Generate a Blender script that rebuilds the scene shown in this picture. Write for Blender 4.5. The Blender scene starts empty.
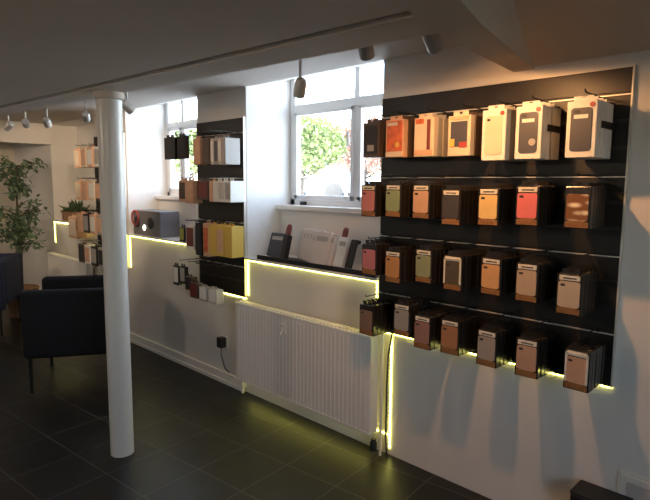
import bpy, bmesh, math, random
from mathutils import Vector, Matrix
random.seed(7)
sc = bpy.context.scene
COL = sc.collection
WY = 2.335          # face of the long window wall
PY = 2.318          # front of the slatted display panels

# ------------------------------------------------------------------ materials
def mat(name, col, rough=.6, metal=0., bump=0., bscale=40., var=0., vscale=6., spec=.5, emit=None, estr=0., alpha=None):
    m = bpy.data.materials.new(name); m.use_nodes = True
    nt = m.node_tree; b = nt.nodes['Principled BSDF']
    b.inputs['Base Color'].default_value = (*col, 1)
    b.inputs['Roughness'].default_value = rough
    b.inputs['Metallic'].default_value = metal
    b.inputs['Specular IOR Level'].default_value = spec
    tc = nt.nodes.new('ShaderNodeTexCoord')
    if var:
        n = nt.nodes.new('ShaderNodeTexNoise'); n.inputs['Scale'].default_value = vscale
        n.inputs['Detail'].default_value = 4
        nt.links.new(tc.outputs['Object'], n.inputs['Vector'])
        r = nt.nodes.new('ShaderNodeValToRGB')
        r.color_ramp.elements[0].position = .3; r.color_ramp.elements[1].position = .7
        r.color_ramp.elements[0].color = (*[max(0, c*(1-var)) for c in col], 1)
        r.color_ramp.elements[1].color = (*[min(1, c*(1+var)) for c in col], 1)
        nt.links.new(n.outputs['Fac'], r.inputs['Fac'])
        nt.links.new(r.outputs['Color'], b.inputs['Base Color'])
    if bump:
        n = nt.nodes.new('ShaderNodeTexNoise'); n.inputs['Scale'].default_value = bscale
        nt.links.new(tc.outputs['Object'], n.inputs['Vector'])
        bp = nt.nodes.new('ShaderNodeBump'); bp.inputs['Strength'].default_value = bump; bp.inputs['Distance'].default_value = .01
        nt.links.new(n.outputs['Fac'], bp.inputs['Height']); nt.links.new(bp.outputs['Normal'], b.inputs['Normal'])
    if emit:
        b.inputs['Emission Color'].default_value = (*emit, 1); b.inputs['Emission Strength'].default_value = estr
    return m

def glass_mat(name, tint=(1, 1, 1), gloss=.07):
    m = bpy.data.materials.new(name); m.use_nodes = True
    nt = m.node_tree; nt.nodes.clear()
    o = nt.nodes.new('ShaderNodeOutputMaterial'); mx = nt.nodes.new('ShaderNodeMixShader')
    t = nt.nodes.new('ShaderNodeBsdfTransparent'); g = nt.nodes.new('ShaderNodeBsdfGlossy')
    t.inputs['Color'].default_value = (*tint, 1); g.inputs['Roughness'].default_value = .02
    mx.inputs['Fac'].default_value = gloss
    nt.links.new(t.outputs[0], mx.inputs[1]); nt.links.new(g.outputs[0], mx.inputs[2]); nt.links.new(mx.outputs[0], o.inputs['Surface'])
    return m

def tile_mat():
    m = bpy.data.materials.new('slate_tiles'); m.use_nodes = True
    nt = m.node_tree; b = nt.nodes['Principled BSDF']; L = nt.links
    tc = nt.nodes.new('ShaderNodeTexCoord'); mp = nt.nodes.new('ShaderNodeMapping')
    mp.inputs['Rotation'].default_value = (0, 0, -math.radians(6))
    mp.inputs['Location'].default_value = (1.902, -1.73, 0)
    br = nt.nodes.new('ShaderNodeTexBrick'); br.offset = 0; br.squash = 1
    br.inputs['Scale'].default_value = 1; br.inputs['Brick Width'].default_value = .33; br.inputs['Row Height'].default_value = .33
    br.inputs['Mortar Size'].default_value = .004; br.inputs['Mortar Smooth'].default_value = .3; br.inputs['Bias'].default_value = 0
    br.inputs['Color1'].default_value = (.009, .0085, .008, 1); br.inputs['Color2'].default_value = (.015, .0145, .014, 1)
    br.inputs['Mortar'].default_value = (.085, .08, .075, 1)
    n = nt.nodes.new('ShaderNodeTexNoise'); n.inputs['Scale'].default_value = 7; n.inputs['Detail'].default_value = 6
    mx = nt.nodes.new('ShaderNodeMixRGB'); mx.blend_type = 'MULTIPLY'; mx.inputs['Fac'].default_value = .5
    L.new(tc.outputs['Object'], mp.inputs['Vector']); L.new(mp.outputs[0], br.inputs['Vector']); L.new(tc.outputs['Object'], n.inputs['Vector'])
    L.new(br.outputs['Color'], mx.inputs['Color1']); L.new(n.outputs['Color'], mx.inputs['Color2']); L.new(mx.outputs[0], b.inputs['Base Color'])
    rr = nt.nodes.new('ShaderNodeMapRange'); b.inputs['Specular IOR Level'].default_value = .4; rr.inputs['To Min'].default_value = .28; rr.inputs['To Max'].default_value = .5
    L.new(n.outputs['Fac'], rr.inputs['Value']); L.new(rr.outputs[0], b.inputs['Roughness'])
    bp = nt.nodes.new('ShaderNodeBump'); bp.inputs['Strength'].default_value = .25; bp.inputs['Distance'].default_value = .004
    sub = nt.nodes.new('ShaderNodeMath'); sub.operation = 'SUBTRACT'
    L.new(n.outputs['Fac'], sub.inputs[0]); L.new(br.outputs['Fac'], sub.inputs[1]); L.new(sub.outputs[0], bp.inputs['Height'])
    L.new(bp.outputs[0], b.inputs['Normal'])
    return m

def pattern_mat():
    m = bpy.data.materials.new('gold_marble_case'); m.use_nodes = True
    nt = m.node_tree; b = nt.nodes['Principled BSDF']
    tc = nt.nodes.new('ShaderNodeTexCoord'); v = nt.nodes.new('ShaderNodeTexVoronoi'); v.inputs['Scale'].default_value = 1
    mp = nt.nodes.new('ShaderNodeMapping'); mp.inputs['Rotation'].default_value = (0, .75, 0); mp.inputs['Scale'].default_value = (16, 1, 42)
    r = nt.nodes.new('ShaderNodeValToRGB')
    r.color_ramp.elements[0].color = (.95, .8, .6, 1); r.color_ramp.elements[1].color = (.22, .09, .03, 1)
    r.color_ramp.elements[0].position = .15; r.color_ramp.elements[1].position = .5
    nt.links.new(tc.outputs['Object'], mp.inputs['Vector']); nt.links.new(mp.outputs[0], v.inputs['Vector']); nt.links.new(v.outputs['Distance'], r.inputs['Fac'])
    nt.links.new(r.outputs[0], b.inputs['Base Color']); b.inputs['Roughness'].default_value = .3
    return m

WHITE = mat('painted_plaster', (.74, .71, .67), .75, bump=.12, bscale=18, var=.03, vscale=3)
CEIL = mat('ceiling_paint', (.64, .58, .51), .85, bump=.08, bscale=9, var=.03, vscale=2)
GLOSSW = mat('white_gloss_paint', (.8, .78, .75), .3)
FRAMEW = mat('white_window_paint', (.8, .8, .8), .35)
TILE = tile_mat()
SLAT = mat('black_slat_board', (.014, .011, .009), .42, var=.2, vscale=10)
ALU = mat('brushed_aluminium', (.72, .67, .6), .38, .35, bump=.05, bscale=120)
DARKALU = mat('dark_groove_metal', (.07, .065, .06), .4, .8)
CHROME = mat('chrome_wire', (.6, .58, .55), .2, 1.)
GLASS = glass_mat('window_glass', (.97, .99, 1), .05)
LEDM = mat('led_tape_glow', (.9, .9, .5), .5, emit=(.95, .88, .14), estr=4.5)
LEDD = mat('led_diode_glow', (1, 1, .6), .5, emit=(1., .93, .3), estr=15.)
NAVY = mat('navy_black_upholstery', (.008, .009, .014), .95, bump=.3, bscale=200, var=.2, vscale=30)
BLUE = mat('navy_blue_upholstery', (.02, .028, .07), .9, bump=.3, bscale=200, var=.2, vscale=30)
BLACK = mat('black_plastic', (.012, .012, .013), .4)
DARKMETAL = mat('dark_metal', (.03, .03, .03), .4, .6)
SPOTM = mat('grey_lamp_metal', (.55, .52, .48), .4, .2)
BULB = mat('lamp_bulb_glow', (1, .9, .7), .4, emit=(1, .62, .3), estr=14.)
LEAF = mat('ficus_leaf', (.11, .17, .1), .45, var=.45, vscale=9)
LEAF2 = mat('succulent_leaf', (.05, .085, .035), .5, var=.3, vscale=14)
BARK = mat('grey_brown_bark', (.1, .07, .045), .85, bump=.5, bscale=30, var=.3)
TERRA = mat('brown_planter', (.3, .16, .09), .7, bump=.3, bscale=60, var=.2, vscale=20)
GREYBOX = mat('dark_grey_card', (.17, .16, .17), .5, var=.1)
RED = mat('red_plastic', (.42, .06, .05), .4)
WHITEP = mat('white_card', (.8, .78, .73), .45)
TREEG = mat('pale_green_tree_leaf', (.34, .42, .15), .6, var=.4, vscale=2)
TREER = mat('rust_red_tree_leaf', (.5, .3, .22), .6, var=.4, vscale=2)
STONE = mat('pale_paving', (.62, .6, .57), .8, bump=.2, var=.08, vscale=2)
CARP = mat('pale_blue_car_paint', (.45, .55, .66), .25)

# ------------------------------------------------------------------ mesh builder
class MB:
    def __init__(s): s.bm = bmesh.new()
    def box(s, a, b, bev=0., M=None, seg=2):
        t = bmesh.new(); bmesh.ops.create_cube(t, size=1)
        c = [(a[i]+b[i])/2 for i in range(3)]; d = [abs(b[i]-a[i]) for i in range(3)]
        for v in t.verts: v.co = Vector((c[0]+v.co.x*d[0], c[1]+v.co.y*d[1], c[2]+v.co.z*d[2]))
        if bev: bmesh.ops.bevel(t, geom=t.edges[:], offset=min(bev, min(d)*.45), segments=seg, affect='EDGES', profile=.5)
        return s.add(t, M)
    def add(s, t, M=None):
        if M is not None: bmesh.ops.transform(t, matrix=M, verts=t.verts)
        me = bpy.data.meshes.new('tmp'); t.to_mesh(me); t.free(); s.bm.from_mesh(me); bpy.data.meshes.remove(me); return s
    def poly(s, pts, faces):
        vs = [s.bm.verts.new(p) for p in pts]
        for f in faces: s.bm.faces.new([vs[i] for i in f])
        return s
    def hexa(s, p):    # eight corners: bottom four ccw, top four ccw
        return s.poly(p, [(3, 2, 1, 0), (4, 5, 6, 7), (0, 1, 5, 4), (1, 2, 6, 5), (2, 3, 7, 6), (3, 0, 4, 7)])
    def tube(s, pts, r, seg=10, caps=True):
        pts = [Vector(p) for p in pts]; n = len(pts)
        rs = r if isinstance(r, (list, tuple)) else [r]*n
        rings = []; up = None
        for i, p in enumerate(pts):
            d = (pts[min(i+1, n-1)]-pts[max(i-1, 0)]).normalized()
            if up is None: up = Vector((0, 0, 1)) if abs(d.z) < .9 else Vector((1, 0, 0))
            a = (up-d*up.dot(d)).normalized(); b = d.cross(a); up = a
            rings.append([s.bm.verts.new(p+a*rs[i]*math.cos(t)+b*rs[i]*math.sin(t)) for t in [2*math.pi*k/seg for k in range(seg)]])
        for i in range(n-1):
            for k in range(seg):
                s.bm.faces.new((rings[i][k], rings[i][(k+1) % seg], rings[i+1][(k+1) % seg], rings[i+1][k]))
        if caps: s.bm.faces.new(rings[0][::-1]); s.bm.faces.new(rings[-1])
        return s
    def lathe(s, prof, seg=24, M=None, c=(0, 0)):
        t = MB(); t.tube([(c[0], c[1], 0), (c[0], c[1], 1)], 1, 3) if False else None
        b = bmesh.new(); rings = []
        for r, z in prof: rings.append([b.verts.new((c[0]+r*math.cos(2*math.pi*k/seg), c[1]+r*math.sin(2*math.pi*k/seg), z)) for k in range(seg)])
        for i in range(len(rings)-1):
            for k in range(seg): b.faces.new((rings[i][k], rings[i][(k+1) % seg], rings[i+1][(k+1) % seg], rings[i+1][k]))
        b.faces.new(rings[0][::-1]); b.faces.new(rings[-1])
        return s.add(b, M)
    def rrect(s, w, h, t, r, M=None, cz=0.):   # rounded plate in XZ, thickness along -Y from 0, centre x=0, z=cz
        b = bmesh.new(); pts = []
        for cx, cy, a0 in ((w/2-r, h/2-r, 0), (-w/2+r, h/2-r, 90), (-w/2+r, -h/2+r, 180), (w/2-r, -h/2+r, 270)):
            for k in range(5):
                a = math.radians(a0+k*22.5); pts.append((cx+r*math.cos(a), cz+cy+r*math.sin(a)))
        f = [b.verts.new((x, -t, z)) for x, z in pts]; g = [b.verts.new((x, 0, z)) for x, z in pts]
        b.faces.new(f); b.faces.new(g[::-1])
        for i in range(len(pts)): b.faces.new((f[i], g[i], g[(i+1) % len(pts)], f[(i+1) % len(pts)]))
        return s.add(b, M)
    def mesh(s, name, smooth=False):
        bmesh.ops.recalc_face_normals(s.bm, faces=s.bm.faces)
        me = bpy.data.meshes.new(name); s.bm.to_mesh(me); s.bm.free()
        if smooth:
            for p in me.polygons: p.use_smooth = True
            try: me.set_sharp_from_angle(angle=math.radians(40))
            except Exception: pass
        return me

def obj(name, mb, m, parent=None, loc=None, rot=None, smooth=False):
    me = mb.mesh(name, smooth) if isinstance(mb, MB) else mb
    if m and not me.materials: me.materials.append(m)
    o = bpy.data.objects.new(name, me); COL.objects.link(o)
    if parent: o.parent = parent
    if loc: o.location = loc
    if rot: o.rotation_euler = rot
    return o
def tag(o, label, cat, group=None, kind=None):
    o['label'] = label; o['category'] = cat
    if group: o['group'] = group
    if kind: o['kind'] = kind
    return o
def thing(name, label, cat, loc=(0, 0, 0), rot=(0, 0, 0), group=None):
    o = bpy.data.objects.new(name, None); COL.objects.link(o); o.empty_display_size = .05
    o.location = loc; o.rotation_euler = rot
    return tag(o, label, cat, group)
def struct(name, mb, m, parent=None, smooth=False):
    o = obj(name, mb, m, parent, smooth=smooth)
    if not parent: o['kind'] = 'structure'
    return o
def dup(o, parent=None):
    c = o.copy(); COL.objects.link(c)
    if parent: c.parent = parent
    for ch in list(o.children): dup(ch, c)
    return c
def Rz(a): return Matrix.Rotation(a, 4, 'Z')
def T(x, y, z): return Matrix.Translation((x, y, z))

# ------------------------------------------------------------------ room shell
XW, XE, YN, YS = -8.1, 1.7, WY, -2.6
struct('floor', MB().box((XW-.2, YS-.2, -.1), (XE+.2, 3.0, 0)), TILE)
# long wall with three window recesses: (x0, x1, ledge height, window?)
REC = [(-3.075, -1.885, .985, True), (-4.865, -3.68, 1.03, True), (-6.757, -5.545, 1.06, False)]
m = MB()
m.box((-1.885, WY, 0), (XE, 2.80, 2.3)); m.box((-3.68, WY, 0), (-3.075, 2.80, 2.3)); m.box((-5.545, WY, 0), (-4.865, 2.80, 2.3)); m.box((XW, WY, 0), (-6.757, 2.80, 2.3))
for x0, x1, zl, win in REC:
    m.box((x0, WY, 0), (x1, 2.80, zl))                       # below the ledge
    zb = (1.345 if x0 > -4 else 1.375)
    m.box((x0, 2.635, zl), (x1, 2.80, zb if win else 2.3))   # board under the window
    if win:   # soffit rising towards the window
        m.hexa([(x0, WY, 2.15), (x1, WY, 2.15), (x1, 2.80, 2.265), (x0, 2.80, 2.265), (x0, WY, 2.4), (x1, WY, 2.4), (x1, 2.80, 2.4), (x0, 2.80, 2.4)])
    else:
        m.box((x0, WY, 2.15), (x1, 2.80, 2.3))
struct('wall_right', m, WHITE)
struct('wall_far', MB().box((XW-.15, YS, 0), (XW, WY, 2.3)), mat('far_wall_paint', (.66, .6, .5), .8, bump=.1, bscale=15, var=.03))
struct('wall_left', MB().box((XW, YS-.15, 0), (XE, YS, 2.5)), WHITE)
# wall behind the viewer with a window opening
m = MB()
m.box((XE, YS, 0), (XE+.2, WY, .9)); m.box((XE, YS, 2.05), (XE+.2, WY, 2.6)); m.box((XE, YS, .9), (XE+.2, -.6, 2.05)); m.box((XE, .4, .9), (XE+.2, WY, 2.05))
struct('wall_behind', m, WHITE)
# ceilings
def slab(pts, z1=2.5):   # pts: list of (y, z) profile, extruded in x by caller
    pass
struct('ceiling', MB().hexa([(XW, YS, 2.087), (.3, YS, 1.89), (-.8, 1.125, 1.916), (XW, 1.125, 2.087), (XW, YS, 2.45), (.3, YS, 2.45), (-.8, 1.125, 2.45), (XW, 1.125, 2.45)]).box((XW, 1.30, 2.15), (-1.0, WY, 2.45)), CEIL)
prof = [(YS, 2.26), (1.1, 2.24), (1.45, 2.17), (1.7, 2.105), (1.95, 2.05), (2.335, 2.0)]
m = MB()
pts = []
for y, z in prof: pts += [(-1.1, y, z), (XE, y, z)]
n = len(pts)
for y, z in prof: pts += [(-1.1, y, 2.45), (XE, y, 2.45)]
fs = []
for i in range(len(prof)-1):
    a = 2*i; fs += [(a, a+1, a+3, a+2), (n+a, n+a+2, n+a+3, n+a+1), (a, a+2, n+a+2, n+a), (a+1, n+a+1, n+a+3, a+3)]
fs += [(0, n, n+1, 1), (n-2, n-1, 2*n-1, 2*n-2)]
struct('ceiling_slope', m.poly(pts, fs), CEIL, smooth=True)
# long beam over the column, with a stepped moulding on the near side; sags slightly to the right
m = MB()
zl, zr = 2.06, 1.915; xl, xr = -7.0, -.80
def zat(x): return zl+(zr-zl)*(x-xl)/(xr-xl)
def beam(y0, y1, dz):
    m.hexa([(xl, y0, zl+dz), (xr, y0, zr+dz), (xr, y1, zr+dz), (xl, y1, zl+dz), (xl, y0, 2.2), (xr, y0, 2.2), (xr, y1, 2.2), (xl, y1, 2.2)])
beam(1.17, 1.345, 0); beam(1.10, 1.20, .03)
struct('trim_1', m, CEIL)
# cross beam running to the long wall
m = MB()
m.hexa([(.24, -2.6, 1.89), (.40, -2.6, 1.89), (-.735, 1.3, 1.90), (-.865, 1.3, 1.90), (.24, -2.6, 2.4), (.40, -2.6, 2.4), (-.735, 1.3, 2.4), (-.865, 1.3, 2.4)])
m.hexa([(-.865, 1.3, 1.90), (-.735, 1.3, 1.90), (-1.07, WY, 1.99), (-1.16, WY, 1.99), (-.865, 1.3, 2.4), (-.735, 1.3, 2.4), (-1.07, WY, 2.4), (-1.16, WY, 2.4)])
struct('trim_2', m, CEIL)
# header over the opening in the far part of the room
struct('trim_3', MB().box((-6.85, YS, 1.925), (-6.70, WY, 2.2)), WHITE)
# baseboards
m = MB().box((-6.757, WY-.018, 0), (-3.10, WY, .085), .003).box((-6.757, WY-.028, 0), (-3.10, WY, .03), .003)
struct('baseboard_right', m, GLOSSW)

# column
t = thing('column', 'round white floor-to-beam support column in front of the dark armchair', 'column', (-2.855, 1.285, 0))
obj('shaft', MB().lathe([(.062, 0), (.062, 1.0), (.0635, 1.94)], 40), GLOSSW, t, smooth=True)
obj('capital', MB().lathe([(.064, 1.922), (.074, 1.93), (.074, 1.962)], 32), CEIL, t, smooth=True)

# ------------------------------------------------------------------ windows
def window(n, x0, x1, z0, z1, zt, mull, y=2.735):
    w = bpy.data.objects.new('window_%d' % n, None); COL.objects.link(w); w['kind'] = 'structure'; w.location = (x0, y, z0)
    W, H = x1-x0, z1-z0; zt -= z0; mull -= x0
    m = MB()
    m.box((0, 0, 0), (.05, .06, H), .004).box((W-.05, 0, 0), (W, .06, H), .004).box((0, 0, 0), (W, .06, .045), .004).box((0, 0, H-.03), (W, .06, H), .004)
    m.box((.05, .0, zt-.028), (W-.05, .06, zt+.028), .004).box((mull-.022, .004, .04), (mull+.022, .058, H-.02), .004)
    obj('window_frame', m, FRAMEW, w)
    m = MB()
    for a, b in ((.05, mull-.022), (mull+.022, W-.05)):
        m.box((a, -.008, .045), (a+.028, .03, zt-.028), .003).box((b-.02, -.008, .045), (b, .03, zt-.028), .003)
        m.box((a, -.008, .045), (b, .03, .075), .003).box((a, -.008, zt-.05), (b, .03, zt-.028), .003)
    obj('window_sash', m, FRAMEW, w)
    for a, b in ((.05, mull-.022), (mull+.022, W-.05)):
        obj('window_pane', MB().box((a, .028, .045), (b, .032, zt-.028)), GLASS, w)
        obj('window_pane', MB().box((a, .028, zt+.028), (b, .032, H-.03)), GLASS, w)
    h = MB().box((mull-.06, -.03, .4), (mull-.045, -.012, .5), .004).box((mull-.058, -.012, .43), (mull-.047, .0, .46))
    obj('window_handle', h, GLOSSW, w)
    obj('window_sill', MB().box((0, -.135, -.03), (W, 0, .003), .004), GLOSSW, w)
window(1, -3.073, -1.887, 1.345, 2.285, 2.035, -2.43)
window(2, -4.863, -3.682, 1.375, 2.285, 2.035, -4.57)
# window behind the viewer
w = bpy.data.objects.new('window_3', None); COL.objects.link(w); w['kind'] = 'structure'; w.location = (XE+.1, -.6, .9)
m = MB().box((-.03, 0, 0), (.03, .05, 1.15)).box((-.03, .95, 0), (.03, 1.0, 1.15)).box((-.03, 0, 0), (.03, 1.0, .05)).box((-.03, 0, 1.1), (.03, 1.0, 1.15)).box((-.03, .48, 0), (.03, .52, 1.15))
obj('window_frame', m, FRAMEW, w); obj('window_pane', MB().box((-.003, .05, .05), (.003, .95, 1.1)), GLASS, w)

# ledges inside the recesses
for i, (x0, x1, zl, win) in enumerate(REC):
    struct('trim_%d' % (4+i), MB().box((x0+.002, WY-.03, zl-.012), (x1-.002, 2.634, zl+.004), .003), GLOSSW)

# ------------------------------------------------------------------ LED strips
def led(label, runs, zdir=None):
    """runs: list of (p0, p1); thin tape standing 6 mm proud of the wall"""
    t = thing('led_strip', label, 'LED strip', runs[0][0])
    o = Vector(runs[0][0]); tape = MB(); dots = MB()
    for a, b in runs:
        a = Vector(a)-o; b = Vector(b)-o; d = b-a; n = max(2, int(d.length/.022))
        lo = [min(a[i], b[i])-.0045 for i in range(3)]; hi = [max(a[i], b[i])+.0045 for i in range(3)]
        tape.box((lo[0], -.004, lo[2]), (hi[0], 0, hi[2]))
        for k in range(n):
            p = a+d*((k+.5)/n); dots.box((p.x-.003, -.0075, p.z-.003), (p.x+.003, -.004, p.z+.003))
    obj('tape', tape, LEDM, t); d = obj('diodes', dots, LEDD, t); d['kind'] = 'stuff'
    return t
yl = WY-.0005
led('yellow LED strip framing the wall panel below the ledge under the nearest window', [((-3.063, yl, .967), (-1.90, yl, .967)), ((-3.063, yl, .72), (-3.063, yl, .967)), ((-1.90, yl, .72), (-1.90, yl, .967))])
led('yellow LED strip along the ledge edge behind the grey box at the second window', [((-4.85, yl, 1.012), (-3.695, yl, 1.012)), ((-4.85, yl, .72), (-4.85, yl, 1.012))])
led('yellow LED strip on the farthest ledge below the planter', [((-6.745, yl, 1.04), (-5.56, yl, 1.04)), ((-6.745, yl, .80), (-6.745, yl, 1.04))])
led('yellow LED strip upright beside the dark cable at the radiator end', [((-1.79, yl, .04), (-1.79, yl, .70))])
led('yellow LED strip along the floor beneath the ribbed white radiator', [((-3.06, yl, .115), (-1.80, yl, .115))])
led('yellow LED strip under the bottom edge of the wide black slatted panel', [((-1.87, yl, .695), (-.68, yl, .695))])
led('yellow LED strip under the bottom edge of the narrow slatted panel between the windows', [((-3.66, yl, .69), (-3.09, yl, .69))])

# ------------------------------------------------------------------ slatted display panels
RAILS = (1.851, 1.541, 1.231, .931)
def slatwall(label, x0, x1, hooks):
    z0, z1 = .70, 1.945; W = x1-x0; H = z1-z0
    t = thing('slatted_display_panel', label, 'display panel', (x0, PY, z0))
    gz = []
    k = -8
    while True:
        z = 1.541+k*.1035-z0
        if z > H-.02: break
        if z > .02: gz.append(z)
        k += 1
    prof = [(0, 0)]
    for z in gz: prof += [(0, z-.006), (.006, z-.006), (.006, z-.011), (.011, z-.011), (.011, z+.011), (.006, z+.011), (.006, z+.006), (0, z+.006)]
    prof += [(0, H), (.0165, H), (.0165, 0)]
    m = MB(); n = len(prof)
    a = [m.bm.verts.new((0, y, z)) for y, z in prof]; b = [m.bm.verts.new((W, y, z)) for y, z in prof]
    for i in range(n): m.bm.faces.new((a[i], a[(i+1) % n], b[(i+1) % n], b[i]))
    m.bm.faces.new(a); m.bm.faces.new(b[::-1])
    obj('board', m, SLAT, t)
    for z in gz:
        bright = min(abs(z+z0-r) for r in RAILS) < .02
        m = MB()
        if bright: m.box((0, -.005, z-.008), (W, .0055, z-.0035))
        else: m.box((0, .004, z-.0055), (W, .0095, z+.0055))
        obj('groove_insert', m, ALU if bright else DARKALU, t)
    m = MB().box((0, -.004, H), (W+.006, .0165, H+.006)).box((W, -.004, 0), (W+.006, .0165, H)).box((-.004, -.003, 0), (0, .0165, H))
    obj('edge_trim', m, ALU, t)
    for (x, z, L) in hooks:
        x -= x0; z -= z0
        m = MB().box((x-.012, -.003, z-.016), (x+.012, .004, z+.008)).tube([(x, -.002, z), (x, -L, z+.002), (x, -L-.006, z+.012)], .0028, 6)
        obj('display_hook', m, DARKMETAL, t)
    return t

# ------------------------------------------------------------------ packages
matc = {}
def cm(name, col, rough=.4):
    if name not in matc: matc[name] = mat(name+'_case', col, rough, var=.06, vscale=20)
    return matc[name]
CLEARD = mat('smoky_clear_pack', (.022, .018, .015), .22, spec=.6)
GOLD = mat('amber_tray', (.28, .13, .045), .35, var=.3, vscale=40)
HEADER = mat('pale_header_card', (.72, .66, .56), .5, var=.12, vscale=60)
INK = mat('dark_print', (.03, .028, .03), .5)
INKB = mat('slate_print', (.065, .065, .085), .45)
CREAM = mat('cream_card', (.72, .6, .46), .5, var=.06, vscale=12)
ORANGE = mat('orange_red_card', (.62, .14, .05), .45, var=.35, vscale=26)
DARKRED = mat('dull_red_plastic', (.2, .04, .035), .45)
MAROON = mat('maroon_print', (.19, .045, .035), .5)
YELL = mat('yellow_card', (.75, .5, .1), .5, var=.08)
BROWNP = mat('brown_pack', (.09, .06, .045), .4)
GREENP = mat('yellow_green_card', (.4, .4, .08), .5)
TANP = mat('peach_card', (.7, .42, .27), .5, var=.1, vscale=20)
GREYP = mat('grey_card', (.4, .38, .36), .5, var=.06)
PALE = mat('pale_clear_pack', (.55, .52, .48), .3)

def shell(m, w, h, d, tab=True, bev=.003):
    m.box((-w/2, 0, 0), (w/2, d, h-.02), bev)
    if tab:   # hang tab with euro slot
        m.box((-w*.33, d*.3, h-.022), (-.008, d*.3+.002, h-.001)).box((.008, d*.3, h-.022), (w*.33, d*.3+.002, h-.001))
        m.box((-.009, d*.3, h-.022), (.009, d*.3+.002, h-.013)).box((-.009, d*.3, h-.004), (.009, d*.3+.002, h-.001))
    return m
REAR = {}
def rear(kind, w, h, d):
    k = (kind.name, round(w, 3), round(h, 3), round(d, 3))
    if k not in REAR:
        me = shell(MB(), w, h, d).mesh('package'); me.materials.append(kind); REAR[k] = me
    return REAR[k]
ORD = ['second', 'third', 'fourth', 'fifth']
def rears(n, x, y, z, w, h, d, kind, desc, gap=.003):
    for k in range(n):
        o = bpy.data.objects.new('phone_case_package', rear(kind, w, h, d)); COL.objects.link(o)
        o.location = (x+random.uniform(-.002, .002), y+(k+1)*(d+gap), z+random.uniform(-.002, .002))
        tag(o, '%s in line package hanging behind %s' % (ORD[k], desc), 'package', 'packages hanging behind '+desc)

def case_pack(x, z, w, h, case, label, y=None, d=.03, hdr=True, cutout=True, base=GOLD):
    y = PY-.195 if y is None else y
    t = thing('phone_case_package', label, 'package', (x, y, z), (0, 0, random.uniform(-.04, .04)), 'phone case packages on the wide panel')
    obj('clear_shell', shell(MB(), w, h, d), CLEARD, t)
    hb = h-.022
    obj('tray', MB().box((-w*.44, -.002, .004), (w*.44, .001, .026), .001).box((-w*.3, -.003, .014), (w*.3, 0, .03), .002), base, t)
    m = MB().rrect(w*.84, hb-.056, .0045, .009, cz=.03+(hb-.056)/2)
    obj('phone_case', m, case, t)
    if cutout: obj('camera_cutout', MB().rrect(.018, .009, .0012, .004, T(-w*.24, -.0045, 0), cz=hb-.04), INK, t)
    if hdr:
        obj('header_card', MB().box((-w*.4, -.003, hb-.022), (w*.4, 0, hb-.003), .001), HEADER, t)
        obj('printed_band', MB().box((-w*.25, -.0036, hb-.016), (w*.27, -.0028, hb-.011)), INK, t)
    return t

rows = {
 2: [(-1.797, 1.338, 'pink', 'dusty pink phone case package past the left edge of the wide panel, second row'),
     (-1.642, 1.342, 'green', 'sage green phone case package second from left in the second row of the wide panel'),
     (-1.480, 1.342, 'tan', 'salmon tan phone case package third from left in the second row of the wide panel'),
     (-1.320, 1.322, 'slate', 'dark slate phone case package in the middle of the second row of the wide panel'),
     (-1.140, 1.330, 'yellow', 'yellow phone case package third from right in the second row of the wide panel'),
     (-.972, 1.340, 'rose', 'bright coral pink phone case package second from right in the second row'),
     (-.778, 1.340, 'gold', 'gold marbled glittery phone case package at the right end of the second row')],
 3: [(-1.786, 1.042, 'mauve', 'mauve pink phone case package at the left end of the third row beside the leaflets'),
     (-1.635, 1.020, 'amber', 'amber orange phone case package second from left in the third row of the wide panel'),
     (-1.456, 1.044, 'moss', 'pale moss green phone case package third from left in the third row'),
     (-1.300, 1.030, 'olive', 'dark brown phone case with pale rim, middle package of the third row'),
     (-1.115, 1.038, 'orange', 'light orange phone case package third from right in the third row'),
     (-.958, 1.032, 'sand', 'sand coloured phone case package second from right in the third row'),
     (-.790, 1.008, 'beige', 'beige phone case package at the right end of the third row')],
 4: [(-1.798, .726, 'brown', 'brown phone case package at the left end of the bottom row above the cable'),
     (-1.573, .766, 'stone', 'grey stone phone case package second from left in the bottom row'),
     (-1.452, .728, 'rust', 'dull red phone case package third from left in the bottom row'),
     (-1.303, .736, 'copper', 'copper brown phone case package in the middle of the bottom row'),
     (-1.120, .724, 'grey', 'grey beige phone case package third from right in the bottom row'),
     (-.942, .722, 'peach', 'peach brown phone case package second from right in the bottom row'),
     (-.745, .720, 'apricot', 'apricot phone case package with pale edges at the right end of the bottom row')]}
colr = dict(pink=(.55, .2, .19), green=(.26, .33, .17), tan=(.6, .36, .23), slate=(.055, .05, .055), yellow=(.72, .5, .2), rose=(.72, .17, .17),
            mauve=(.48, .17, .19), amber=(.5, .25, .1), moss=(.28, .31, .18), olive=(.09, .07, .045), orange=(.62, .34, .15), sand=(.5, .37, .26), beige=(.56, .43, .3),
            brown=(.24, .15, .11), stone=(.34, .31, .28), rust=(.32, .17, .14), copper=(.38, .18, .09), grey=(.35, .3, .26), peach=(.5, .3, .2), apricot=(.55, .33, .22))
hooks = []
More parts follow.
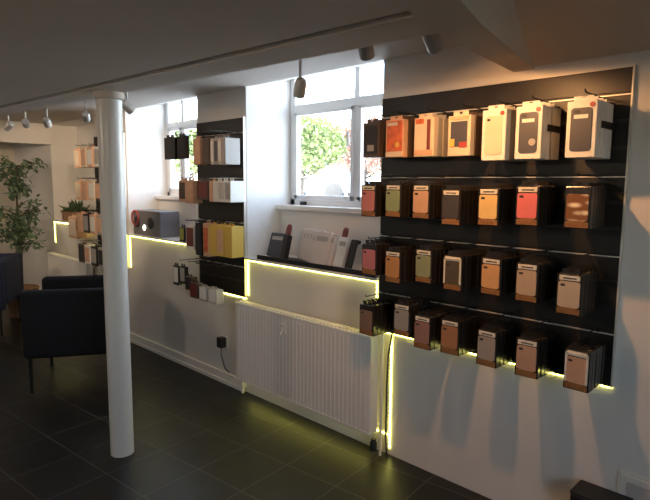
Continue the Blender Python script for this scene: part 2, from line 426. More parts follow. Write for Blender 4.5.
for r, L in rows.items():
    for i, (x, z, c, lab) in enumerate(L):
        h = .178
        mt = pattern_mat() if c == 'gold' else cm(c, colr[c])
        t = case_pack(x, z, .096, h, mt, lab, hdr=(c not in ('gold', 'mauve', 'brown')), cutout=(c not in ('gold',)))
        if c in ('olive', 'apricot'):
            m = MB(); w = .087
            for a, b in (((-w/2, -.006, .03), (-w/2+.008, 0, .148)), ((w/2-.008, -.006, .03), (w/2, 0, .148)), ((-w/2, -.006, .14), (w/2, 0, .148))): m.box(a, b, .001)
            obj('case_rim', m, HEADER, t)
        row = {2: 'second', 3: 'third', 4: 'bottom'}[r]
        rears(4, x, PY-.195, z, .096, h, .031, CLEARD, 'the %s case in the %s row' % ({'rose': 'coral pink', 'slate': 'dark slate', 'gold': 'gold marbled', 'moss': 'moss green', 'olive': 'dark brown', 'stone': 'grey stone', 'rust': 'dull red', 'grey': 'grey beige', 'sand': 'sand coloured'}.get(c, c), row))
        hooks.append((x, RAILS[r-1]-.004 if r > 1 else 1.85, .2))
# top row
Y1 = PY-.19
def top_pack(x, z, w, h, front, label, d=.035):
    t = thing('phone_case_package', label, 'package', (x, Y1, z), (0, 0, random.uniform(-.03, .03)), 'phone case packages on the wide panel')
    obj('pack_body', shell(MB(), w, h, d, True, .003), front, t); return t
t = top_pack(-1.79, 1.633, .105, .19, BROWNP, 'dark brown package with black picture at the far left of the top row')
obj('picture', MB().rrect(.08, .14, .003, .008, cz=.085), INK, t); obj('print_spot', MB().box((-.02, -.005, .03), (.02, -.002, .06)), GREYP, t)
t = top_pack(-1.645, 1.628, .108, .198, TANP, 'orange red printed package second from left in the top row')
obj('picture', MB().box((-.045, -.003, .03), (.047, 0, .172), .002), ORANGE, t); obj('header_card', MB().box((-.04, -.005, .15), (.02, -.002, .165)), HEADER, t); obj('price_spot', MB().lathe([(.012, 0), (.012, .004)], 16, T(.02, -.001, .06) @ Matrix.Rotation(math.pi/2, 4, 'X')), YELL, t)
obj('base_card', MB().box((-.05, -.004, .004), (.05, 0, .028)), CREAM, t)
t = top_pack(-1.478, 1.628, .108, .195, CREAM, 'cream package with red corner and red bands third from left in the top row')
obj('red_band', MB().box((.018, -.003, .03), (.036, 0, .165), .001), MAROON, t); obj('red_corner', MB().box((-.046, -.003, .148), (.0, 0, .17), .001), ORANGE, t)
obj('base_card', MB().box((-.05, -.003, .008), (.05, 0, .03)), TANP, t)
t = top_pack(-1.295, 1.625, .112, .193, CREAM, 'white edged package with dark photo and yellow and red spots, fourth in the top row')
obj('picture', MB().box((-.041, -.003, .04), (.041, 0, .148), .002), INKB, t); obj('yellow_spot', MB().box((-.045, -.005, .04), (-.02, -.002, .074), .001), YELL, t); obj('red_spot', MB().box((.005, -.005, .036), (.041, -.002, .06), .001), RED, t)
obj('red_band', MB().box((-.046, -.003, .154), (.046, 0, .17), .001), TANP, t)
def white_box(x, z, w, label, dark):
    t = top_pack(x, z, w, .226, WHITEP, label, .042)
    obj('phone_picture', MB().rrect(w*.7, .158, .003, .012, cz=.102), (INKB if dark else CREAM), t)
    if dark:
        obj('headline', MB().box((-.026, -.0045, .142), (.024, -.002, .156)), WHITEP, t)
        obj('lens', MB().rrect(.02, .012, .0025, .005, T(-.018, -.003, 0), cz=.168), INK, t)
    else:
        obj('lens', MB().rrect(.014, .01, .002, .004, T(-.022, -.003, 0), cz=.165), INK, t)
    obj('red_dot', MB().lathe([(.009, 0), (.009, .003)], 20, T(w*.34, 0, .19) @ Matrix.Rotation(math.pi/2, 4, 'X')), RED, t)
    return t
white_box(-1.133, 1.602, .107, 'white box with faint phone outline, third from right in the top row', False)
t = white_box(-.985, 1.604, .107, 'white box with dark phone picture and pale spot, second from right, top row', True)
obj('pale_spot', MB().lathe([(.014, 0), (.014, .004)], 20, T(.018, -.001, .065) @ Matrix.Rotation(math.pi/2, 4, 'X')), GREYP, t)
white_box(-.785, 1.604, .107, 'white box with plain dark phone picture at the right end of the top row', True)
STRAP = BLACK
for x, z, w, h, d, kd, ds, n in ((-1.79, 1.633, .105, .19, .035, BROWNP, 'the dark brown package in the top row', 3), (-1.645, 1.628, .108, .198, .035, BROWNP, 'the orange red package in the top row', 3),
      (-1.478, 1.628, .108, .195, .035, GREYP, 'the cream package with red bands', 3), (-1.295, 1.625, .112, .193, .035, BROWNP, 'the package with dark photo in the top row', 3),
      (-1.133, 1.602, .107, .226, .042, GREYP, 'the white box with faint phone outline', 3), (-.985, 1.604, .107, .226, .042, WHITEP, 'the white box with pale round spot', 3), (-.785, 1.604, .107, .226, .042, WHITEP, 'the rightmost white box in the top row', 3)):
    rears(n, x, Y1, z, w, h, d, kd, ds)
    hooks.append((x, 1.842, .165))
slatwall('wide black slatted wall panel with four rows of phone cases', -1.873, -.678, hooks)
# dark strap round the boxes of the last two hooks
for x, w, ds in ((-.985, .107, 'dark strap round the boxes second from right in the top row'), (-.785, .107, 'dark strap round the boxes at the right end of the top row')):
    tag(obj('box_strap', MB().hexa([(w/2+.003, .045, .112), (w/2+.006, .045, .112), (w/2+.006, .184, .112), (w/2+.003, .181, .112), (w/2+.003, .045, .138), (w/2+.006, .045, .138), (w/2+.006, .184, .138), (w/2+.003, .181, .138)]).box((-w/2-.003, .181, .112), (w/2+.006, .184, .138)), BLACK, loc=(x, Y1, 1.6)), ds, 'strap')

# narrow panel between the windows
hooks = []
def flat_pack(x, y, z, w, h, d, body, label, face=None, rz=0., grp='packages on the narrow panel', facem=None):
    t = thing('accessory_package', label, 'package', (x, y, z), (0, 0, rz), grp)
    obj('pack_body', shell(MB(), w, h, d, True, .003), body, t)
    if facem: obj('face_card', MB().box((-w*.4, -.002, h*.12), (w*.4, 0, h*.8), .001), facem, t)
    return t
Yb = PY-.17
flat_pack(-3.72, PY-.20, 1.672, .13, .18, .03, BLACK, 'black package hung at the left end of the narrow panel, top row, before the window', facem=INK, rz=.1)
flat_pack(-3.555, PY-.20, 1.672, .13, .18, .03, BLACK, 'second black package from the left in the narrow panel top row', facem=INK, rz=-.08)
flat_pack(-3.405, Yb, 1.63, .085, .2, .06, TANP, 'tall orange tan package in the narrow panel top row', facem=TANP)
flat_pack(-3.285, Yb, 1.635, .08, .19, .06, BROWNP, 'small brown package beside the striped ones in the narrow panel top row', facem=BROWNP)
for k in range(4):
    flat_pack(-3.212+k*.045, Yb, 1.625, .04, .195, .12, PALE if k % 2 == 0 else GREYP, ['leftmost slim pale package of the striped set in the narrow panel top row', 'second slim grey package of the striped set in the narrow panel top row', 'third slim pale package of the striped set in the narrow panel top row', 'rightmost slim grey package of the striped set in the narrow panel top row'][k], facem=[WHITEP, INKB, WHITEP, GREYP][k])
flat_pack(-3.62, PY-.16, 1.362, .11, .178, .06, TANP, 'dull orange package at the left end of the narrow panel second row', facem=BROWNP)
flat_pack(-3.50, PY-.18, 1.354, .105, .185, .08, TANP, 'peach package second from left in the narrow panel second row', facem=TANP)
flat_pack(-3.335, Yb, 1.385, .135, .15, .1, BROWNP, 'wide dark brown package in the narrow panel second row', facem=MAROON)
flat_pack(-3.235, Yb, 1.372, .04, .165, .1, TANP, 'narrow tan package beside the white ones in the narrow panel second row')
for k in range(3):
    flat_pack(-3.178+k*.07, Yb, 1.374, .064, .162, .12, WHITEP, ['left white package of three in the narrow panel second row', 'middle white package of three in the narrow panel second row', 'right white package of three in the narrow panel second row'][k], facem=[WHITEP, PALE, GREYP][k])
flat_pack(-3.66, PY-.15, 1.06, .07, .13, .05, BLACK, 'dark package left of the red white one in the narrow panel third row', facem=GREENP)
flat_pack(-3.53, PY-.16, 1.015, .115, .2, .06, WHITEP, 'white package with red print in the narrow panel third row', facem=MAROON)
flat_pack(-3.405, Yb, .985, .075, .255, .08, BLACK, 'tall black package in the narrow panel third row', facem=INK)
flat_pack(-3.308, Yb, .985, .07, .255, .08, TANP, 'tall tan package beside the yellow ones in the narrow panel third row', facem=ORANGE)
for k in range(3):
    flat_pack(-3.225+k*.092, Yb, 1.003, .086, .23, .1, YELL, ['left yellow package of three in the narrow panel third row', 'middle yellow package of three in the narrow panel third row', 'right yellow package of three in the narrow panel third row'][k], facem=[YELL, TANP, YELL][k])
flat_pack(-3.71, PY-.18, .728, .08, .17, .03, BLACK, 'black and white package at the left end of the narrow panel bottom row', facem=WHITEP)
flat_pack(-3.615, PY-.18, .75, .075, .15, .03, BLACK, 'second black and white package from left in the narrow panel bottom row', facem=GREYP)
flat_pack(-3.50, PY-.2, .72, .09, .12, .05, BROWNP, 'small dark brown package in the narrow panel bottom row', facem=INK)
flat_pack(-3.40, PY-.22, .68, .1, .13, .05, BROWNP, 'maroon package hanging lowest on the narrow panel', facem=DARKRED)
flat_pack(-3.28, PY-.22, .675, .1, .12, .05, GREYP, 'grey package in the narrow panel bottom row right of the maroon one', facem=WHITEP)
flat_pack(-3.165, PY-.22, .675, .1, .12, .06, PALE, 'pale package at the right end of the narrow panel bottom row', facem=WHITEP)
for z, xs in ((1.851, (-3.64, -3.56, -3.405, -3.285, -3.21, -3.14)), (1.541, (-3.62, -3.5, -3.335, -3.235, -3.11)), (1.231, (-3.53, -3.405, -3.308, -3.133)), (.931, (-3.62, -3.5, -3.4, -3.28, -3.165))):
    for x in xs: hooks.append((x, z-.004, .19))
slatwall('narrow black slatted wall panel between the two windows', -3.662, -3.085, hooks)

# third panel behind the column
hooks = []
lab3 = {0: 'top', 1: 'second', 2: 'third', 3: 'bottom'}
for r, zt in enumerate((1.84, 1.53, 1.22, .92)):
    for c, x in enumerate((-5.46, -5.31, -5.16, -5.0)):
        body = [[TANP, CREAM, TANP, WHITEP], [TANP, TANP, CREAM, BROWNP], [TANP, BLACK, TANP, GREYP], [BROWNP, WHITEP, BLACK, GREYP]][r][c]
        face = [[CREAM, TANP, WHITEP, GREYP], [CREAM, TANP, WHITEP, TANP], [TANP, GREYP, WHITEP, TANP], [INK, TANP, GREYP, INK]][r][c]
        flat_pack(x, PY-.2, zt-.2, .125, .2, .12, body, '%s package, %s from left, %s row of the far panel behind the column' % ('pale' if body in (CREAM, WHITEP, TANP) else 'dark', ['first', 'second', 'third', 'fourth'][c], lab3[r]), facem=face, grp='packages on the far panel')
        hooks.append((x, RAILS[r]-.004, .2))
slatwall('far black slatted wall panel mostly hidden behind the white column', -5.53, -4.885, hooks)
t = flat_pack(-5.78, PY-.15, .93, .2, .24, .1, TANP, 'large peach carton at the edge of the far ledge left of the column', facem=CREAM, grp=None)

# ------------------------------------------------------------------ leaflets and packs on the nearest ledge
zl = .989
tray = MB().box((-2.94, 2.315, zl), (-1.90, 2.50, zl+.008), .002).box((-2.94, 2.312, zl), (-1.90, 2.318, zl+.03), .002)
tag(obj('leaflet_tray', tray, BLACK), 'long low black tray holding the leaflets on the ledge under the nearest window', 'tray')
def lean(x, w, h, d, m, label, name='leaflet_pack', y=2.40, rz=0., tilt=.32, extra=None):
    t = thing(name, label, 'package' if name != 'leaflet_pack' else 'leaflets', (x, y, zl+.009), (-tilt, 0, rz), 'packs leaning on the nearest ledge')
    obj('pack_body', MB().box((-w/2, -d, 0), (w/2, 0, h), .004), m, t)
    if extra: extra(t, w, h, d)
    return t
SLATEB = mat('slate_blue_card', (.05, .06, .085), .5)
PAPER = mat('off_white_paper', (.62, .56, .52), .6, var=.05, vscale=8)
def knob(t, w, h, d): obj('red_cap', MB().lathe([(.016, 0), (.018, .008), (.01, .018), (.002, .02)], 14, T(0, -d/2, h)), DARKRED, t, smooth=True)
def line(t, w, h, d): obj('printed_band', MB().box((-w*.35, -d-.001, h*.7), (w*.35, -d, h*.85)), GREYP, t)
lean(-2.875, .145, .165, .03, SLATEB, 'dark slate blue pack leaning at the left end of the ledge', 'ledge_pack', 2.43, .05, extra=line)
lean(-2.86, .03, .21, .03, MAROON, 'thin dark stick with red cap behind the slate blue pack', 'ledge_bottle', 2.49, .05, extra=knob)
lean(-2.75, .035, .16, .05, BLACK, 'slim black pack right of the slate blue pack on the ledge', 'ledge_pack', 2.41, .2)
for k in range(5):
    lean(-2.655+k*.056, .15, .205+.004*(k % 3), .018, PAPER, ['leftmost off white leaflet stack on the ledge', 'second off white leaflet stack from left on the ledge', 'middle off white leaflet stack on the ledge', 'fourth off white leaflet stack on the ledge', 'fifth off white leaflet stack, widest visible on the ledge'][k], y=2.50-k*.026, rz=-.05, extra=line)
lean(-2.36, .09, .2, .03, PAPER, 'narrow off white leaflet stack left of the red capped stick', y=2.41, rz=-.1, extra=line)
lean(-2.30, .03, .225, .025, MAROON, 'thin maroon stick with red cap between the off white leaflets', 'ledge_bottle', 2.45, 0, extra=knob)
lean(-2.245, .085, .185, .03, WHITEP, 'white pack right of the maroon stick on the ledge', 'ledge_pack', 2.40, -.1, extra=line)
lean(-2.165, .06, .175, .03, BLACK, 'black pack near the right end of the ledge', 'ledge_pack', 2.41, -.1)
lean(-2.09, .075, .15, .03, GREYP, 'grey pack at the right end of the ledge against the slatted panel', 'ledge_pack', 2.40, -.1)
tag(obj('sensor', MB().box((-.022, -.03, 0), (.022, .0, .028), .006), BLACK, loc=(-2.9, 2.72, 1.348)), 'small black gadget on the sill of the nearest window', 'gadget')

# box and plant things on the far ledges
t = thing('boxed_speaker', 'dark grey box with red ring and round black speakers on the second ledge', 'speaker', (-4.52, 2.40, 1.034))
obj('case_body', MB().box((-.25, -.07, 0), (.24, .12, .222), .008), GREYBOX, t)
RX = Matrix.Rotation(math.pi/2, 4, 'X')
ring = MB(); ring.tube([(-.2+.062*math.cos(a), -.074, .15+.062*math.sin(a)) for a in [2*math.pi*k/24 for k in range(25)]], .009, 8)
obj('red_ring', ring, RED, t, smooth=True)
for x in (-.17, .08): obj('speaker_cone', MB().lathe([(.048, 0), (.05, .006), (.03, .004), (.012, .007)], 24, T(x, -.069, .115) @ RX), BLACK, t, smooth=True)
obj('lamp_dot', MB().lathe([(.026, 0), (.02, .006)], 16, T(-.04, -.07, .07) @ RX), mat('white_display_glow', (1, 1, 1), .4, emit=(1, .97, .9), estr=3.), t)
t = thing('small_succulent', 'small yellow green potted plant between the grey box and the narrow panel', 'plant', (-3.98, 2.42, 1.034))
obj('pot', MB().lathe([(.035, 0), (.045, .06), (.047, .065), (.04, .066)], 20), MAROON, t, smooth=True)
m = MB()
for k in range(26):
    a = random.uniform(0, 6.28); e = random.uniform(.3, 1.3); L = random.uniform(.05, .09)
    d = Vector((math.cos(a)*math.cos(e), math.sin(a)*math.cos(e), math.sin(e)))
    m.tube([(0, 0, .06), tuple(Vector((0, 0, .06))+d*L*.5), tuple(Vector((0, 0, .06))+d*L)], [.004, .009, .001], 5)
obj('leaves', m, GREENP, t, smooth=True)
t = thing('planter', 'brown trough planter with spiky dark green plant on the farthest ledge', 'plant', (-6.42, 2.45, 1.065))
obj('trough', MB().box((-.17, -.09, 0), (.17, .09, .1), .01).box((-.18, -.1, .085), (.18, .1, .105), .005), TERRA, t)
m = MB()
for k in range(80):
    bx, by = random.uniform(-.14, .14), random.uniform(-.06, .06); a = random.uniform(0, 6.28); e = random.uniform(.15, 1.3); L = random.uniform(.08, .19)
    d = Vector((math.cos(a)*math.cos(e), math.sin(a)*math.cos(e)*.8, math.sin(e))); b = Vector((bx, by, .1))
    m.tube([tuple(b), tuple(b+d*L*.5), tuple(b+d*L+Vector((0, 0, -.03*L)))], [.005, .011, .001], 4)
obj('leaves', m, LEAF2, t, smooth=True)

# ------------------------------------------------------------------ radiators
def radiator(label, x0, x1, hook=False):
    W = x1-x0; D = .065; H = .562
    t = thing('radiator', label, 'radiator', (x0, 2.213, .138))
    m = MB(); n = int(W/.033); xs = []
    prof = []
    for k in range(n):   # vertical flutes pressed in the sheet
        a = .02+(W-.04)*k/n; b = .02+(W-.04)*(k+1)/n; w = b-a
        prof += [(a, 0), (a+w*.62, 0), (a+w*.74, .003), (a+w*.88, .003)]
    prof = [(0, .004)]+prof+[(W-.02, 0), (W, .004)]
    for z0, z1 in ((.0, H-.02),):
        a = [m.bm.verts.new((x, y, z0)) for x, y in prof]; b = [m.bm.verts.new((x, y, z1)) for x, y in prof]
        for i in range(len(prof)-1): m.bm.faces.new((a[i], a[i+1], b[i+1], b[i]))
    m.box((0, .008, 0), (W, .02, H-.02), .003)
    m.box((0, -.001, -.004), (W, .02, .012), .004).box((0, -.001, H-.03), (W, .02, H-.015), .004)
    obj('front_panel', m, GLOSSW, t)
    m = MB().box((-.004, 0, H-.018), (W+.004, D+.01, H-.012), .002)
    for k in range(int(W/.03)): m.box((.01+k*.03, .012, H-.014), (.01+k*.03+.018, D, H-.006))
    obj('top_grille', m, GLOSSW, t)
    obj('back_panel', MB().box((.0, D-.008, 0), (W, D, H-.02), .003), GLOSSW, t)
    for xx in (-.004, W-.002): obj('side_cover', MB().box((xx, .004, 0), (xx+.006, D+.005, H-.012), .002), GLOSSW, t)
    for xx in (.2, W-.2): obj('wall_bracket', MB().box((xx-.015, D, .1), (xx+.015, WY-2.214, .5)), GLOSSW, t)
    return t
RADX = (-3.06, -1.845)
radiator('ribbed white panel radiator below the nearest window', *RADX)
radiator('white panel radiator below the farthest ledge behind the armchair', -6.70, -5.6)
t = thing('robe_hook', 'small white hook stuck on the radiator front', 'hook', (-2.545, 2.2125, .60))
obj('back_plate', MB().box((-.02, -.012, -.035), (.02, 0, .03), .004), GLOSSW, t)
obj('prong', MB().tube([(0, -.01, .01), (0, -.026, -.03), (0, -.034, -.035)], .006, 8), GLOSSW, t, smooth=True)
t = thing('radiator_pipe', 'white upright pipe at the right end of the radiator', 'pipe', (-1.835, 2.27, 0))
obj('pipe', MB().tube([(0.012, 0.02, 0), (0.012, 0.02, .72)], .008, 12), GLOSSW, t, smooth=True)
obj('valve', MB().lathe([(.012, .03), (.02, .035), (.021, .075), (.014, .085), (.014, .1)], 16, T(-.012, -.01, 0)), BLACK, t, smooth=True)
obj('valve_neck', MB().tube([(-.012, -.01, .06), (-.012, -.01, .03), (.012, .02, .03)], .006, 8), CHROME, t, smooth=True)
t = tag(obj('radiator_feed_pipe', MB().tube([(-3.10, 2.30, 0), (-3.10, 2.30, .7)], .009, 12), GLOSSW, smooth=True), 'white upright pipe at the left end of the near radiator', 'pipe')
cb = [(-1.775, 2.316, .72), (-1.782, 2.314, .66), (-1.795, 2.31, .58), (-1.80, 2.31, .4), (-1.802, 2.312, .2), (-1.80, 2.31, .09), (-1.785, 2.30, .03), (-1.77, 2.29, .008)]
tag(obj('power_cable', MB().tube(cb, .0055, 8), DARKMETAL, smooth=True), 'dark cable hanging beside the upright LED strip below the wide panel', 'cable')
# wall socket with plug
t = thing('wall_socket', 'white wall socket left of the near radiator', 'socket', (-3.36, WY, .32))
obj('face_plate', MB().box((-.045, -.009, -.045), (.045, 0, .045), .004), GLOSSW, t)
t = thing('plug_adaptor', 'black plug adaptor in the wall socket left of the radiator', 'plug', (-3.36, WY-.009, .32))
obj('plug_body', MB().box((-.03, -.05, -.04), (.03, 0, .04), .008), BLACK, t)
obj('plug_cord', MB().tube([(0, -.025, -.035), (.0, -.03, -.09), (.02, -.01, -.2), (.06, .0, -.225)], .004, 6), BLACK, t, smooth=True)
# access plate and black case near the lower right corner
t = thing('access_plate', 'square white access plate low on the wall near the right corner', 'wall plate', (-.51, WY, .245))
m = MB().box((-.11, -.012, -.11), (.11, 0, .11), .004).box((-.12, -.008, -.12), (.12, 0, .12), .003)
obj('plate_frame', m, WHITE, t); obj('plate_door', MB().box((-.085, -.016, -.085), (.085, -.011, .085), .003), mat('plate_grey_paint', (.5, .47, .44), .6), t)
t = thing('equipment_case', 'black case corner standing on the floor at the lower right against the wall', 'case', (-.667, 2.26, 0))
obj('case_shell', MB().box((-.1, -.06, .01), (.1, .06, .262), .006), BLACK, t)
obj('case_lid', MB().box((-.102, -.062, .262), (.102, .062, .272), .004), DARKMETAL, t)
for sx in (-.08, .08): obj('rubber_foot', MB().lathe([(.012, 0), (.012, .012)], 12, T(sx, 0, 0)), BLACK, t)

# ------------------------------------------------------------------ armchairs
def armchair(label, loc, rz, fab):
    W, Dp = .64, .68      # local: x along the arm panels, y from near arm to far arm
    t = thing('armchair', label, 'armchair', loc, (0, 0, rz))
    for y in (0, Dp-.09): obj('arm_panel', MB().box((0, y, .255), (W, y+.09, .745), .035, seg=3), fab, t, smooth=True)
    obj('backrest', MB().box((W-.12, .085, .32), (W, Dp-.085, .74), .03, seg=3), fab, t, smooth=True)
    obj('seat_base', MB().box((.02, .085, .29), (W-.02, Dp-.085, .34), .01), fab, t)
    obj('seat_cushion', MB().box((.02, .092, .335), (W-.125, Dp-.092, .45), .035, seg=3), fab, t, smooth=True)
    for x, y in ((.04, .045), (W-.05, .045), (.04, Dp-.045), (W-.05, Dp-.045)):
        obj('leg', MB().tube([(x, y, .31), (x, y, .005), (x, y, 0)], [.014, .011, .011], 10), DARKMETAL, t, smooth=True)
    return t
armchair('black navy armchair side on behind the white column', (-4.13, 1.165, 0), math.atan2(.854, .52), NAVY)
armchair('navy blue armchair cut by the left edge of the photo beside the ficus', (-6.2, .98, 0), math.radians(58), BLUE)

# ------------------------------------------------------------------ ficus
t = thing('potted_ficus', 'leafy green potted ficus tree at the left edge behind the blue armchair', 'plant', (-6.7, 1.93, 0))
obj('pot', MB().lathe([(.13, 0), (.17, .3), (.18, .32), (.165, .33), (.15, .31)], 28), TERRA, t, smooth=True)
tr = MB(); br = []
tr.tube([(0, 0, .3), (.01, .01, .7), (-.01, 0, 1.1), (.0, .01, 1.6)], [.02, .017, .013, .006], 10)
for k in range(26):
    z = random.uniform(.75, 1.68); a = random.uniform(0, 6.28); L = random.uniform(.16, .37)*(1 if z < 1.4 else .7)
    p1 = Vector((math.cos(a)*L*.5, math.sin(a)*L*.5, z+.08)); p2 = Vector((math.cos(a)*L, math.sin(a)*L, z+random.uniform(-.02, .14)))
    tr.tube([(0, 0, z), tuple(p1), tuple(p2)], [.007, .005, .002], 5); br.append((Vector((0, 0, z)), p1, p2))
obj('trunk', tr, BARK, t, smooth=True)
def leaf(m, p, d, L, w):
    d = d.normalized(); s = d.cross(Vector((0, 0, 1)));
    s = s.normalized() if s.length > .01 else Vector((1, 0, 0)); n = s.cross(d)
    pts = [p, p+d*L*.35+s*w+n*.003, p+d*L*.75+s*w*.7, p+d*L-n*.006, p+d*L*.75-s*w*.7, p+d*L*.35-s*w+n*.003, p+d*L*.5-n*.004]
    m.poly([tuple(q) for q in pts], [(0, 1, 6), (1, 2, 6), (2, 3, 6), (3, 4, 6), (4, 5, 6), (5, 0, 6)])
m = MB()
for a, p1, p2 in br:
    for k in range(46):
        u = random.random(); p = (a.lerp(p1, u) if u < .3 else p1.lerp(p2, random.random()))+Vector((random.gauss(0, .035), random.gauss(0, .035), random.gauss(0, .03)))
        if p.y > .34: continue
        d = Vector((random.gauss(0, 1), random.gauss(0, 1), random.gauss(-.5, .6)))
        leaf(m, p, d, random.uniform(.05, .085), random.uniform(.013, .022))
obj('foliage', m, LEAF, t)['kind'] = 'stuff'

# ------------------------------------------------------------------ ceiling spotlights
def spotlight(label, x, y, zc, aim, L=.075, r=.028, drop=.05, power=0, size=100, col=(1, .47, .17)):
    t = thing('spotlight', label, 'spotlight', (x, y, zc), group='ceiling spotlights')
    obj('ceiling_rose', MB().lathe([(.03, -.012), (.034, -.008), (.034, 0)], 20), SPOTM, t, smooth=True)
    obj('stem', MB().tube([(0, 0, -.01), (0, 0, -drop)], .006, 8), SPOTM, t, smooth=True)
    d = (Vector(aim)-Vector((x, y, zc-drop))).normalized()
    M = T(0, 0, -drop) @ d.to_track_quat('Z', 'Y').to_matrix().to_4x4()
    h = obj('lamp_head', MB().lathe([(r*.55, -L*.55), (r*.8, -L*.5), (r, -L*.2), (r, L*.5), (r*.86, L*.5), (r*.8, L*.3)], 24, M), SPOTM, t, smooth=True)
    b = obj('bulb', MB().lathe([(r*.78, L*.3), (r*.6, L*.4), (r*.2, L*.44)], 20, M), BULB if power else GLOSSW, t, smooth=True)
    if power:
        ld = bpy.data.lights.new('spot_lamp', 'SPOT'); ld.energy = power; ld.color = col; ld.spot_size = math.radians(size); ld.spot_blend = .6; ld.shadow_soft_size = .03
        lo = bpy.data.objects.new('spot_lamp', ld); COL.objects.link(lo); lo.parent = t
        lo.matrix_local = T(*(Vector((0, 0, -drop))+d*(L*.62))) @ d.to_track_quat('-Z', 'Y').to_matrix().to_4x4()
    return t
ZC = 2.15
spotlight('grey ceiling spotlight by the cross beam aimed at the wide slatted panel', -1.10, 1.62, ZC, (-1.1, 2.33, 1.2), drop=.165, power=22, size=125)
spotlight('dark rounded spotlight at the top right corner of the nearest window', -1.345, 1.56, ZC, (-1.75, 2.33, 1.2), drop=0.16, power=5, size=110)
spotlight('pale spotlight hanging before the upper pane of the nearest window', -1.79, 1.65, ZC, (-2.3, 1.9, .9), drop=0.24, L=.075, r=.026)
spotlight('grey spotlight just right of the column top', -3.2, 1.55, ZC, (-3.3, 2.3, 1.4), drop=0.20, power=2, size=100)
spotlight('bright lit spotlight just left of the column top', -3.98, 1.62, ZC, (-5.4, 2.33, 1.3), drop=0.19, power=30, size=80, col=(1, .72, .48))
spotlight('far spotlight third from the left edge of the photo', -4.62, 1.58, ZC, (-5.6, 2.2, 1.2), drop=0.19)
spotlight('far spotlight second from the left edge of the photo', -4.70, 1.45, ZC, (-6.7, 2.3, 1.4), drop=0.20, power=34, size=52, col=(1, .75, .5))
spotlight('far spotlight nearest the left edge of the photo', -5.05, 1.43, ZC, (-6.5, 1.0, 1.2), drop=0.20)

# added fill lamps, out of view, built like the spotlights to brighten the room
for x, y, ax, ay, pw, lb in ((-1.6, -.5, -1.9, 2.3, 7, 'added fill spotlight out of view over the open floor nearest the viewer'), (-3.4, -.5, -3.6, 2.3, 12, 'added fill spotlight out of view over the open floor before the column'),
                             (-5.3, .2, -5.6, 2.3, 12, 'added fill spotlight out of view above the blue armchair'), (-6.3, -.6, -8, .9, 36, 'added fill spotlight out of view brightening the far wall')):
    spotlight(lb, x, y, 1.89+(.3-x)*.0235, (ax, ay, .6), drop=.08, power=pw, size=140, col=(1, .78, .58))

# ------------------------------------------------------------------ outside
struct('ground', MB().box((-30, 2.82, -.3), (20, 40, .9)), STONE)
def tree(label, x, y, z, h, rad, lm, n):
    t = thing('garden_tree', label, 'tree', (x, y, z), group='trees beyond the windows')
    tr = MB().tube([(0, 0, 0), (.05, 0, h*.4), (0, .03, h*.75)], [.1, .07, .03], 8)
    m = MB()
    for k in range(7):
        a = k*.9; tr.tube([(0, 0, h*(.3+.05*k)), (math.cos(a)*rad*.7, math.sin(a)*rad*.7, h*(.45+.06*k))], [.03, .01], 6)
    obj('trunk', tr, BARK, t, smooth=True)
    for k in range(n):
        v = Vector((random.gauss(0, 1), random.gauss(0, 1), random.gauss(0, 1))).normalized()*(random.random()**.4)
        p = Vector((v.x*rad, v.y*rad, h*.68+v.z*h*.3))
        leaf(m, p, Vector((random.gauss(0, 1), random.gauss(0, 1), random.gauss(0, 1))), random.uniform(.07, .13), random.uniform(.025, .04))
    obj('crown', m, lm, t)['kind'] = 'stuff'
tree('yellow green tree seen through the left panes of the nearest window', -8.7, 8.0, .9, 2.1, 1.0, TREEG, 7500)
tree('rust red tree seen through the middle of the nearest window', -9.0, 10.4, .9, 2.3, 1.05, TREER, 6000)
tree('green tree behind the right pane of the nearest window', -5.5, 8.3, .9, 2.1, .75, TREEG, 5500)
tree('green tree seen through the second window', -10.9, 6.6, .9, 2.1, 1.0, TREEG, 5500)
# parked car
t = thing('parked_car', 'pale blue car parked outside the nearest window', 'car', (-13.4, 13.0, .9), (0, 0, math.radians(12)))
m = MB(); sec = [(-1.9, .35), (-1.9, .7), (-1.1, .82), (-.55, 1.3), (.7, 1.34), (1.35, .88), (1.9, .75), (1.95, .35)]
a = [m.bm.verts.new((x, -.75, z)) for x, z in sec]; b = [m.bm.verts.new((x, .75, z)) for x, z in sec]
for i in range(len(sec)): m.bm.faces.new((a[i], a[(i+1) % len(sec)], b[(i+1) % len(sec)], b[i]))
m.bm.faces.new(a); m.bm.faces.new(b[::-1]); obj('car_body', m, CARP, t)
DG = mat('car_window_glass', (.2, .25, .3), .1)
obj('side_window', MB().poly([(-.95, -.756, .85), (.05, -.756, .85), (.05, -.756, 1.24), (-.5, -.756, 1.22)], [(0, 1, 2, 3)]), DG, t); obj('side_window', MB().poly([(.12, -.756, .85), (1.1, -.756, .88), (.68, -.756, 1.25), (.12, -.756, 1.25)], [(0, 1, 2, 3)]), DG, t)
for x in (-1.2, 1.25):
    for y in (-.72, .72): obj('wheel', MB().lathe([(.2, -.1), (.32, -.09), (.32, .09), (.2, .1)], 24, T(x, y, .32) @ RX), BLACK, t, smooth=True)

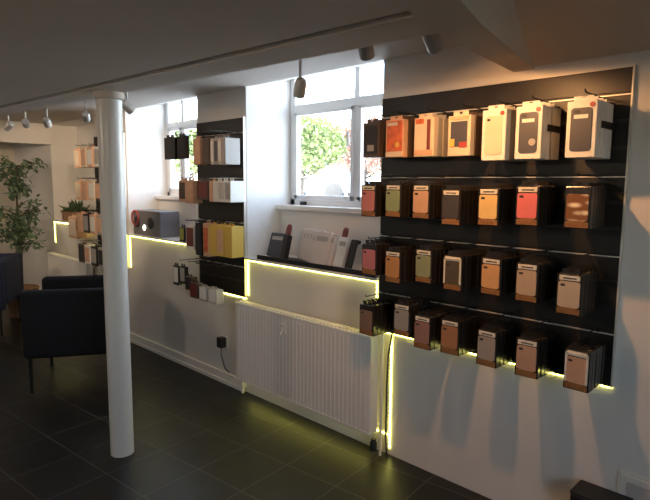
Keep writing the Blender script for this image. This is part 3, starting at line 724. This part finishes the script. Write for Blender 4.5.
# ------------------------------------------------------------------ light
w = bpy.data.worlds.new('World'); sc.world = w; w.use_nodes = True
nt = w.node_tree; bg = nt.nodes['Background']; sky = nt.nodes.new('ShaderNodeTexSky')
sky.sky_type = 'NISHITA'; sky.sun_disc = False; sky.sun_elevation = math.radians(40); sky.sun_rotation = math.radians(200)
sky.air_density = 1.0; sky.dust_density = .8
hs = nt.nodes.new('ShaderNodeHueSaturation'); hs.inputs['Saturation'].default_value = .65
nt.links.new(sky.outputs[0], hs.inputs['Color']); nt.links.new(hs.outputs[0], bg.inputs['Color']); bg.inputs['Strength'].default_value = 2.0
sl = bpy.data.lights.new('sun', 'SUN'); sl.energy = 13; sl.angle = .01; sl.color = (1, .95, .86)
so = bpy.data.objects.new('sun', sl); COL.objects.link(so); so.rotation_euler = (math.radians(52), 0, math.radians(-25))
def portal(x, y, z, sx, sy, d):
    l = bpy.data.lights.new('window_portal', 'AREA'); l.shape = 'RECTANGLE'; l.size = sx; l.size_y = sy; l.cycles.is_portal = True
    o = bpy.data.objects.new('window_portal', l); COL.objects.link(o); o.location = (x, y, z); o.rotation_euler = Vector(d).to_track_quat('-Z', 'Z').to_euler()
portal(-2.48, 2.81, 1.8, 1.19, .92, (0, -1, 0)); portal(-4.27, 2.81, 1.8, 1.19, .92, (0, -1, 0)); portal(XE+.21, -.1, 1.475, 1.0, 1.15, (-1, 0, 0))

# ------------------------------------------------------------------ camera
cam = bpy.data.cameras.new('camera'); co = bpy.data.objects.new('camera', cam); COL.objects.link(co)
cam.sensor_width = 36; cam.lens = 550/650*36; cam.clip_start = .02
yaw, pitch, roll = math.radians(44.7), math.atan(66/550), math.radians(.42)
f = Vector((-math.sin(yaw)*math.cos(pitch), math.cos(yaw)*math.cos(pitch), -math.sin(pitch)))
r0 = Vector((math.cos(yaw), math.sin(yaw), 0)); u0 = r0.cross(f)
r = r0*math.cos(roll)+u0*math.sin(roll); u = -r0*math.sin(roll)+u0*math.cos(roll)
R3 = Matrix((r, u, -f)).transposed()
co.matrix_world = Matrix.Translation((0, 0, 1.5)) @ R3.to_4x4()
sc.camera = co
sc.view_settings.view_transform = 'Standard'; sc.view_settings.look = 'None'; sc.view_settings.gamma = 1; sc.view_settings.use_curve_mapping = False
sc.view_settings.exposure = .33
sc.cycles.use_denoising = True
sc.cycles.max_bounces = 10; sc.cycles.diffuse_bounces = 6; sc.cycles.transparent_max_bounces = 12
sc.cycles.sample_clamp_indirect = 6
